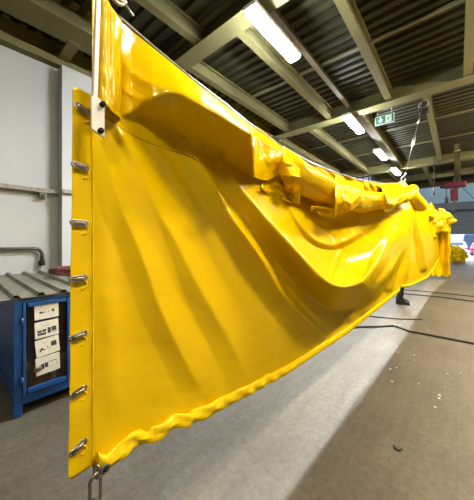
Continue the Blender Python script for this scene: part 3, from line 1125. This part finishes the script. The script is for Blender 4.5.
# ------------------------------------------------------------------ blue cage
CX0, CXB, CY0, CY1 = -3.02, -4.8, 0.42, 2.05
ZT = 1.06
cage = thing('gas_cylinder_cage', 'blue steel storage cage with mesh door and grey sheet roof by the white wall', 'cage', ((CX0 + CXB) / 2, 1.2, 0))
for (x, y) in ((CX0, CY0), (CX0, CY1), (CXB, CY0), (CXB, CY1)):
    MB().bbox((x - 0.03, y - 0.03 + (0.03 if y == CY0 else -0.03), 0), (x + 0.03, y + 0.03 + (0.03 if y == CY0 else -0.03), ZT), 0.005).build('post', 'blue_paint', cage)
for (z0, z1) in ((0.10, 0.18), (ZT - 0.035, ZT)):
    MB().bbox((CX0 - 0.028, CY0 + 0.06, z0), (CX0 + 0.028, CY1 - 0.06, z1), 0.005).build('front_rail', 'blue_paint', cage)
    MB().box((CXB + 0.03, CY0 + 0.005, z0), (CX0 - 0.03, CY0 + 0.055, z1)).build('side_rail', 'blue_paint', cage)
MB().box((CXB + 0.02, CY0 + 0.02, 0.14), (CX0 - 0.02, CY0 + 0.03, ZT - 0.05)).build('side_panel', 'blue_paint', cage)
MB().box((CXB, CY0 + 0.02, 0.12), (CXB + 0.01, CY1, ZT)).build('back_panel', 'blue_paint', cage)
MB().box((CXB + 0.02, CY1 - 0.03, 0.14), (CX0 - 0.02, CY1 - 0.02, ZT - 0.05)).build('side_panel', 'blue_paint', cage)
MB().box((CXB + 0.02, CY0 + 0.03, 0.12), (CX0 - 0.03, CY1 - 0.03, 0.14)).build('shelf', 'dark_steel', cage)
# mesh door
dy0, dy1 = CY0 + 0.065, CY0 + 0.43
door = MB()
dxf = CX0 + 0.036
door.bbox((CX0 + 0.02, dy0 - 0.005, 0.19), (dxf + 0.012, dy0 + 0.018, ZT - 0.04), 0.004)
door.bbox((CX0 + 0.02, dy1 - 0.022, 0.19), (dxf + 0.012, dy1 + 0.005, ZT - 0.04), 0.004)
door.bbox((CX0 + 0.02, dy0 + 0.03, 0.19), (dxf + 0.012, dy1 - 0.03, 0.235), 0.004)
door.bbox((CX0 + 0.02, dy0 + 0.03, ZT - 0.075), (dxf + 0.012, dy1 - 0.03, ZT - 0.04), 0.004)
do = door.build('door', 'blue_paint', cage)
wm = MB()
y = dy0 + 0.022
while y < dy1 - 0.02:
    wm.box((CX0 + 0.018, y - 0.0015, 0.2), (CX0 + 0.021, y + 0.0015, ZT - 0.05))
    y += 0.017
z = 0.22
while z < ZT - 0.05:
    wm.box((CX0 + 0.021, dy0, z - 0.0015), (CX0 + 0.024, dy1, z + 0.0015))
    z += 0.017
wm.build('wire_mesh', 'wire', do)
for z in (0.32, 0.86):
    MB().tube([(CX0 + 0.045, dy0 - 0.01, z - 0.035), (CX0 + 0.045, dy0 - 0.01, z + 0.035)], 0.011, 8).build('hinge', 'blue_paint', do)
# rest of the front behind the tarpaulin
MB().bbox((CX0 - 0.028, dy1 + 0.01, 0.18), (CX0 + 0.028, dy1 + 0.07, ZT - 0.1), 0.005).build('post', 'blue_paint', cage)
MB().box((CX0 - 0.01, dy1 + 0.07, 0.18), (CX0 + 0.0, CY1 - 0.06, ZT - 0.1)).build('front_panel', 'blue_paint', cage)
# signs on the door
def sign(c0, y0, c1, y1, tilt, kind):
    xs = CX0 + 0.030 + 0.0015 * kind
    a = PX(c0, y0, xs)
    b = PX(c1, y1, xs)
    yc, zc = (a[1] + b[1]) / 2, (a[2] + b[2]) / 2
    W, Hh = (b[1] - a[1]), (a[2] - b[2]) * 0.735
    M = Matrix.Translation((xs, yc, zc)) @ Matrix.Rotation(tilt, 4, 'X')
    s = MB().box((-0.0015, -W / 2, -Hh / 2), (0.0015, W / 2, Hh / 2), M).build('notice', 'paper', cage)
    class Ink:
        def __init__(self, name, m):
            self.name, self.m = name, m
    pr, soft = Ink('picture', 'ink'), Ink('small_print', 'ink_soft')

    def r(mb, u0, v0, u1, v1, zz=0.0022):
        MB().box((0.0016, -W / 2 + u0 * W, -Hh / 2 + v0 * Hh), (zz, -W / 2 + u1 * W, -Hh / 2 + v1 * Hh), M).build(mb.name, mb.m, s)

    def disc(mb, u, v, rad):
        n = 14
        pts = [M @ Vector((0.0017, -W / 2 + u * W + rad * math.cos(2 * PI * k / n), -Hh / 2 + v * Hh + rad * math.sin(2 * PI * k / n))) for k in range(n)]
        pt2 = [M @ Vector((0.0023, -W / 2 + u * W + rad * math.cos(2 * PI * k / n), -Hh / 2 + v * Hh + rad * math.sin(2 * PI * k / n))) for k in range(n)]
        MB().add(pts + pt2, [tuple(range(n)), tuple(range(n, 2 * n))] + [(k, (k + 1) % n, n + (k + 1) % n, n + k) for k in range(n)]).build(mb.name, mb.m, s)
    for u in (0.22, 0.47, 0.75):
        r(soft, u, 0.86, u + 0.07, 0.89)
    if kind == 0:
        disc(pr, 0.24, 0.46, 0.011); disc(pr, 0.32, 0.45, 0.009); r(pr, 0.41, 0.38, 0.44, 0.54)
        disc(pr, 0.76, 0.52, 0.012); r(soft, 0.68, 0.40, 0.85, 0.47); r(soft, 0.3, 0.66, 0.62, 0.69); r(soft, 0.54, 0.42, 0.6, 0.54)
        r(soft, 0.18, 0.2, 0.5, 0.22)
    elif kind == 1:
        r(pr, 0.10, 0.16, 0.46, 0.30); r(pr, 0.10, 0.33, 0.28, 0.48); r(pr, 0.31, 0.34, 0.46, 0.50)
        r(pr, 0.52, 0.20, 0.66, 0.56); r(pr, 0.69, 0.30, 0.90, 0.57); r(soft, 0.69, 0.2, 0.90, 0.29); r(soft, 0.3, 0.7, 0.6, 0.73)
    elif kind == 2:
        r(pr, 0.64, 0.42, 0.88, 0.72); disc(pr, 0.24, 0.42, 0.012); disc(pr, 0.34, 0.36, 0.008); r(pr, 0.14, 0.28, 0.22, 0.38)
        r(soft, 0.46, 0.36, 0.52, 0.56); r(soft, 0.55, 0.3, 0.6, 0.4); r(soft, 0.3, 0.74, 0.5, 0.77)
    else:
        r(pr, 0.20, 0.30, 0.34, 0.60); r(pr, 0.36, 0.34, 0.50, 0.62); r(pr, 0.52, 0.60, 0.86, 0.64); r(soft, 0.84, 0.3, 0.87, 0.6)
        r(soft, 0.52, 0.28, 0.7, 0.31)


sign(34.5, 303, 58.5, 318.5, 0.02, 0)
sign(34.8, 320, 58.5, 336.5, 0.03, 1)
sign(35.6, 337.5, 59.3, 354, 0.10, 2)
sign(35.8, 355.5, 59.8, 371.5, 0.05, 3)
MB().bbox((CX0 + 0.03, 0.56, 0.37), (CX0 + 0.06, 0.62, 0.41), 0.008).build('padlock', 'steel', do)
# corrugated roof
prof = []
y = CY0 - 0.13
rz = ZT + 0.02
while y < CY1 + 0.05:
    prof += [(y, 0), (y + 0.105, 0), (y + 0.125, 0.032), (y + 0.155, 0.032), (y + 0.178, 0)]
    y += 0.18
n = len(prof)
xf, xb = CX0 + 0.07, CXB
vs = [(xf, a, rz + b) for a, b in prof] + [(xb, a, rz + 0.03 + b) for a, b in prof] + [(xf, a, rz + b - 0.004) for a, b in prof] + [(xb, a, rz + 0.026 + b) for a, b in prof]
fs = [(i, i + 1, n + i + 1, n + i) for i in range(n - 1)] + [(2 * n + i, 3 * n + i, 3 * n + i + 1, 2 * n + i + 1) for i in range(n - 1)]
fs += [(i, 2 * n + i, 2 * n + i + 1, i + 1) for i in range(n - 1)]
MB().add(vs, fs).build('roof', 'roof_sheet', cage)
MB().box((CX0 - 0.02, CY0 - 0.0, ZT), (CX0 + 0.03, CY1, ZT + 0.02)).build('roof_rail', 'dark_steel', cage)

bx = thing('cardboard_box', 'brown box standing inside the blue cage behind the mesh', 'box', (-3.3, 0.75, 0.14))
MB().bbox((-3.45, 0.52, 0.14), (-3.12, 0.98, 0.42), 0.006).build('carton', 'cardboard', bx)
MB().box((-3.451, 0.73, 0.139), (-3.119, 0.77, 0.4215)).build('tape', 'paper', bx)

hs = MB()
pts = []
for k in range(120):
    q = k / 119 * 2 * PI * 4
    pts.append((-3.95 + 0.22 * math.cos(q) + 0.02 * math.sin(k * 1.3), 1.25 + 0.34 * math.sin(q), ZT + 0.095 + 0.018 * (k / 30) + 0.008 * math.sin(k * 0.9)))
hs.tube(pts, 0.016, 7)
tag(hs.build('coiled_hose', 'hose'), 'dark red hose coiled on the grey roof of the blue cage', 'hose')

# ------------------------------------------------------------------ floor cables and flecks
def cable(pix, label, r=0.014):
    P_ = []
    for (c, y) in pix:
        x, yy, _ = PZ(c, y, 0.0)
        P_.append(Vector((x, yy, r)))
    out = []
    for i in range(len(P_) - 1):
        for k in range(8):
            s = k / 8
            q = P_[i].lerp(P_[i + 1], s)
            q.x += 0.012 * math.sin((i * 8 + k) * 0.7)
            out.append(q)
    out.append(P_[-1])
    tag(MB().tube(out, r, 7).build('floor_cable', 'rubber'), label, 'cable')


cable([(300, 331), (340, 330), (361, 327.8), (394, 326.5), (409, 332), (425, 335), (474, 344.5), (540, 356), (620, 366)], 'thickest black cable on the floor, crossing the bright strip below the others', 0.016)
cable([(355, 314), (372, 317), (398, 319.5), (422, 320)], 'dark cable on the floor ending in the bright strip, in front of the boots', 0.011)
cable([(385, 287), (404, 290), (433, 292.5), (474, 297), (540, 303)], 'thin dark cable on the floor just behind the boots', 0.012)
cable([(385, 291), (406, 294.3), (440, 297.5), (474, 302), (520, 306.5), (600, 315)], 'dark cable on the floor starting at the toe of the boots', 0.014)

fk = MB()
rnd = random.Random(3)
for k in range(26):
    c = rnd.gauss(418, 26)
    y = rnd.gauss(370, 22) if k % 3 else rnd.gauss(320, 9)
    if c < 345 or y < 300:
        continue
    x, yy, _ = PZ(c, y, 0)
    r = rnd.uniform(0.006, 0.02)
    n = 6
    an = [2 * PI * q / n + rnd.uniform(-0.3, 0.3) for q in range(n)]
    rr = [r * rnd.uniform(0.5, 1.1) for q in range(n)]
    ps = [(x + rr[q] * math.cos(an[q]), yy + rr[q] * math.sin(an[q])) for q in range(n)]
    fk.prism(ps, 'Z', 0.0005, 0.004)
tag(fk.build('floor_flecks', 'fleck'), 'scattered white flecks on the brown concrete floor', 'debris', kind='stuff')
x, yy, _ = PZ(397, 450, 0)
lf = MB()
for (dx, dy, an) in ((0, 0, 0.3), (0.02, 0.012, 1.2), (-0.015, 0.016, 2.4)):
    lf.bbox((-0.022, -0.006, 0.001), (0.022, 0.006, 0.009), 0.002, Matrix.Translation((x + dx, yy + dy, 0)) @ Matrix.Rotation(an, 4, 'Z'))
tag(lf.build('floor_scrap', 'wire'), 'small dark scrap lying alone on the bare brown floor', 'scrap')

# ------------------------------------------------------------------ yellow bundle on the floor, far
bc = PZ(456.4, 262, 0.0)
bp_ = MB()
n = 40
P = np.zeros((n, 2 * n + 1, 3))
for i in range(n):
    th = PI * i / (n - 1)
    for j in range(2 * n + 1):
        ph = 2 * PI * (j % (2 * n)) / (2 * n)
        v = Vector((math.sin(th) * math.cos(ph), math.sin(th) * math.sin(ph), math.cos(th)))
        r = 1 + 0.55 * fbm((v.x * 2.2 + 3, v.y * 2.2, v.z * 2.2), 4) - 0.22 * abs(math.sin(5 * ph + 3 * v.z)) * math.sin(th)
        P[i, j] = (bc[0] + v.x * 0.55 * r, bc[1] + v.y * 0.5 * r, max(0.0, 0.45 + v.z * 0.62 * r))
tb = bp_.grid(P).build('tarpaulin_bundle', 'tarp')
tag(tb, 'crumpled yellow tarpaulin bundle lying on the floor near the far door', 'bundle')

# ------------------------------------------------------------------ vehicles outside the door
def car(name, label, x, y, w, h, L, body, van=False):
    t = thing(name, label, 'van' if van else 'car', (x, y, -0.02))
    hw = w / 2
    if van:
        side = [(0, 0.35), (0, h * 0.95), (0.1, h), (L * 0.78, h), (L * 0.9, h * 0.6), (L, h * 0.5), (L, 0.35)]
    else:
        side = [(0, 0.3), (0, h * 0.55), (0.12, h * 0.64), (0.35, h * 0.68), (0.75, h * 0.97), (1.1, h), (2.1, h), (2.75, h * 0.66), (L - 0.15, h * 0.58), (L, h * 0.45), (L, 0.3)]
    nn = len(side)
    mb = MB()
    vs = []
    for s in (-1, -0.9, 0.9, 1):
        for (a, b) in side:
            k = 1.0
            ww = hw * (0.82 if b > h * 0.7 else 1.0)
            vs.append((x + (s if abs(s) < 1 else s) * ww, y + a, b if abs(s) < 1 else 0.3 + (b - 0.3) * 0.95))
    fs = []
    for q in range(3):
        for i in range(nn):
            fs.append((q * nn + i, q * nn + (i + 1) % nn, (q + 1) * nn + (i + 1) % nn, (q + 1) * nn + i))
    fs += [tuple(range(nn - 1, -1, -1)), tuple(range(3 * nn, 4 * nn))]
    mb.add(vs, fs)
    mb.build('body', body, t)
    if van:
        MB().box((x - hw * 0.6, y - 0.012, h * 0.6), (x + hw * 0.6, y + 0.02, h * 0.85)).build('rear_window', 'car_glass', t)
    else:
        g = MB()
        g.add([(x - hw * 0.68, y + 0.37, h * 0.71), (x + hw * 0.68, y + 0.37, h * 0.71), (x + hw * 0.62, y + 0.70, h * 0.955), (x - hw * 0.62, y + 0.70, h * 0.955)], [(0, 1, 2, 3)])
        g.v = [(a, b - 0.02, c + 0.02) for a, b, c in g.v]
        g.build('rear_window', 'car_glass', t)
    for s in (-1, 1):
        MB().box((x + s * hw * 0.88 - 0.1, y - 0.015, h * 0.45), (x + s * hw * 0.88 + 0.1, y + 0.03, h * 0.55)).build('tail_light', 'tail_light', t)
        for yy in (0.75, L - 0.8):
            wv = MB().tube([(x + s * (hw - 0.2), y + yy, 0.31), (x + s * (hw - 0.01), y + yy, 0.31)], 0.32, 18)
            wh = wv.build('wheel', 'rubber', t)
            MB().tube([(x + s * (hw - 0.02), y + yy, 0.31), (x + s * (hw + 0.005), y + yy, 0.31)], 0.18, 12).build('hubcap', 'steel', wh)
    MB().bbox((x - hw * 0.95, y - 0.08, 0.3), (x + hw * 0.95, y + 0.05, 0.52), 0.03).build('bumper', body if van else body, t)


car('car', 'small white car parked outside the far door behind the yellow bundle', -0.05, 36.5, 1.75, 1.42, 3.9, 'car_white')
car('car', 'pinkish red car parked outside the far door', 1.95, 35.0, 1.75, 1.32, 3.9, 'car_red')
car('van', 'dark blue van parked outside behind the cars', 2.0, 43.0, 3.2, 2.35, 5.0, 'van_blue', True)
struct('outside_wall', MB().box((-30, 70, 0), (50, 70.5, 5)), 'wall_white')

# ------------------------------------------------------------------ person behind the tarpaulin
px_, py_ = -1.30, 7.45
s0 = PZ(400, 303.5, 0)
px_, py_ = s0[0], s0[1]
per = thing('person', 'person in dark trousers and black boots standing behind the tarpaulin', 'person', (px_, py_, 0))


def skin_mesh(name, m, verts, edges, radii, parent, root=0, sub=2):
    me = bpy.data.meshes.new(name)
    me.from_pydata(verts, edges, [])
    o = bpy.data.objects.new(name, me)
    COL.objects.link(o)
    o.parent = parent
    mo = o.modifiers.new('skin', 'SKIN')
    mo.use_smooth_shade = True
    for i, r in enumerate(radii):
        sv = me.skin_vertices[0].data[i]
        rr = r if isinstance(r, tuple) else (r, r)
        sv.radius = rr
        sv.use_root = (i == root)
    su = o.modifiers.new('sub', 'SUBSURF')
    su.levels = su.render_levels = sub
    me.materials.append(MAT[m])
    return o


# local axes: person faces along the tarpaulin, +y = facing, x = sideways
body_v = [(0, 0, 0.95), (0, 0.0, 1.12), (0, 0.01, 1.30), (0, 0.0, 1.43), (0, 0.01, 1.50), (0, 0.03, 1.60), (0, 0.03, 1.68),
          (0.09, 0, 0.90), (0.10, 0.01, 0.50), (0.10, -0.01, 0.12), (-0.09, 0, 0.90), (-0.10, 0.01, 0.50), (-0.10, -0.01, 0.12),
          (0.19, 0, 1.41), (0.24, 0.0, 1.14), (0.23, 0.10, 0.90), (-0.19, 0, 1.41), (-0.24, 0, 1.14), (-0.23, 0.10, 0.90)]
body_e = [(0, 1), (1, 2), (2, 3), (3, 4), (4, 5), (5, 6), (0, 7), (7, 8), (8, 9), (0, 10), (10, 11), (11, 12), (3, 13), (13, 14), (14, 15), (3, 16), (16, 17), (17, 18)]
body_r = [(0.15, 0.11), (0.14, 0.10), (0.16, 0.115), (0.13, 0.09), 0.055, (0.078, 0.095), (0.06, 0.075),
          0.085, 0.06, 0.05, 0.085, 0.06, 0.05, 0.06, 0.047, 0.033, 0.06, 0.047, 0.033]
bo = skin_mesh('body', 'skin', body_v, body_e, body_r, per)
bo.data.materials[0] = MAT['skin']
tr = skin_mesh('trousers', 'trousers', [(0, 0, 1.02), (0, 0, 0.93), (0.095, 0, 0.86), (0.10, 0.01, 0.50), (0.10, -0.005, 0.14), (-0.095, 0, 0.86), (-0.10, 0.01, 0.50), (-0.10, -0.005, 0.14)],
               [(0, 1), (1, 2), (2, 3), (3, 4), (1, 5), (5, 6), (6, 7)], [(0.165, 0.125), (0.17, 0.13), 0.105, 0.082, 0.078, 0.105, 0.082, 0.078], per)
jk = skin_mesh('jacket', 'jacket', [(0, 0, 1.0), (0, 0, 1.12), (0, 0.01, 1.30), (0, 0, 1.42), (0.19, 0, 1.41), (0.24, 0, 1.14), (0.232, 0.085, 0.95), (-0.19, 0, 1.41), (-0.24, 0, 1.14), (-0.232, 0.085, 0.95)],
               [(0, 1), (1, 2), (2, 3), (3, 4), (4, 5), (5, 6), (3, 7), (7, 8), (8, 9)], [(0.175, 0.135), (0.165, 0.125), (0.18, 0.135), (0.15, 0.11), 0.075, 0.06, 0.048, 0.075, 0.06, 0.048], per)
hr = MB()
Pn = np.zeros((14, 25, 3))
for i in range(14):
    th = PI * 0.56 * i / 13
    for j in range(25):
        ph = 2 * PI * (j % 24) / 24
        Pn[i, j] = (0.088 * math.sin(th) * math.cos(ph), 0.02 + 0.108 * math.sin(th) * math.sin(ph) - 0.015, 1.655 + 0.108 * math.cos(th))
hr.grid(Pn).build('hair', 'hair', None).parent = per
nose = MB().tube([(0, 0.12, 1.645), (0, 0.145, 1.615), (0, 0.125, 1.605)], [0.008, 0.014, 0.012], 8)
nose.tube([(-0.022, 0.118, 1.575), (0.022, 0.118, 1.575)], 0.006, 6)
for s in (-1, 1):
    nose.tube([(s * 0.085, 0.02, 1.65), (s * 0.092, 0.01, 1.61)], [0.014, 0.010], 8)
nose.build('face', 'skin', None).parent = per
ey = MB()
for s in (-1, 1):
    ey.tube([(s * 0.032, 0.115, 1.645), (s * 0.032, 0.124, 1.645)], 0.010, 8)
ey.build('eyes', 'black', None).parent = per
for s in (-1, 1):
    hv = [(s * 0.23, 0.10, 0.90), (s * 0.232, 0.115, 0.85), (s * 0.232, 0.125, 0.815)]
    he = [(0, 1), (1, 2)]
    hr_ = [0.028, (0.02, 0.034), (0.016, 0.034)]
    for k, (o, L) in enumerate(((-0.03, 0.062), (-0.01, 0.075), (0.01, 0.07), (0.03, 0.055))):
        b0 = len(hv)
        hv += [(s * 0.232, 0.128 + o, 0.80), (s * 0.228, 0.130 + o, 0.80 - L * 0.55), (s * 0.218, 0.130 + o, 0.80 - L)]
        he += [(2, b0), (b0, b0 + 1), (b0 + 1, b0 + 2)]
        hr_ += [0.009, 0.0085, 0.007]
    b0 = len(hv)
    hv += [(s * 0.222, 0.155, 0.84), (s * 0.212, 0.175, 0.81), (s * 0.205, 0.178, 0.785)]
    he += [(1, b0), (b0, b0 + 1), (b0 + 1, b0 + 2)]
    hr_ += [0.011, 0.009, 0.008]
    skin_mesh('hand', 'skin', hv, he, hr_, per, 0, 1)
# boots
for s in (-1, 1):
    x = s * 0.10
    bm_ = MB()
    secs = [(-0.085, 0.036, 0.085), (-0.07, 0.045, 0.15), (-0.03, 0.05, 0.22), (0.02, 0.05, 0.22), (0.06, 0.047, 0.13), (0.11, 0.05, 0.085), (0.16, 0.047, 0.07), (0.195, 0.034, 0.05)]
    Pb = np.zeros((len(secs), 17, 3))
    for i, (yy, hw, hh) in enumerate(secs):
        for k in range(17):
            a = 2 * PI * (k % 16) / 16
            ca_, sa_ = math.cos(a), math.sin(a)
            Pb[i, k] = (x + hw * math.copysign(abs(ca_) ** 0.7, ca_), yy, 0.02 + hh / 2 + hh / 2 * math.copysign(abs(sa_) ** 0.6, sa_))
    bm_.grid(Pb)
    m_ = len(secs)
    bm_.f.append(tuple(range(0, 16))); bm_.sm.append(True)
    bm_.f.append(tuple((m_ - 1) * 17 + k for k in range(16))); bm_.sm.append(True)
    ob = bm_.build('boot', 'boot', None)
    ob.parent = per
    so = MB().prism([(x - 0.045, -0.09), (x + 0.045, -0.09), (x + 0.052, 0.0), (x + 0.054, 0.12), (x + 0.03, 0.2), (x - 0.03, 0.2), (x - 0.054, 0.12), (x - 0.052, 0)], 'Z', 0.0, 0.028).build('sole', 'rubber', None)
    so.parent = ob
per.rotation_euler = (0, 0, math.radians(-80))

# ------------------------------------------------------------------ world and view
wd = bpy.data.worlds.new('world')
sc.world = wd
wd.use_nodes = True
bg = wd.node_tree.nodes['Background']
bg.inputs['Color'].default_value = (0.85, 0.93, 1.0, 1)
bg.inputs['Strength'].default_value = 4.0

sc.view_settings.view_transform = 'Standard'
sc.view_settings.look = 'None'
sc.view_settings.exposure = 0.27
sc.view_settings.gamma = 1.0
sc.view_settings.use_curve_mapping = False
sc.cycles.use_denoising = True
sc.cycles.max_bounces = 8
sc.cycles.diffuse_bounces = 5
sc.cycles.sample_clamp_indirect = 6.0
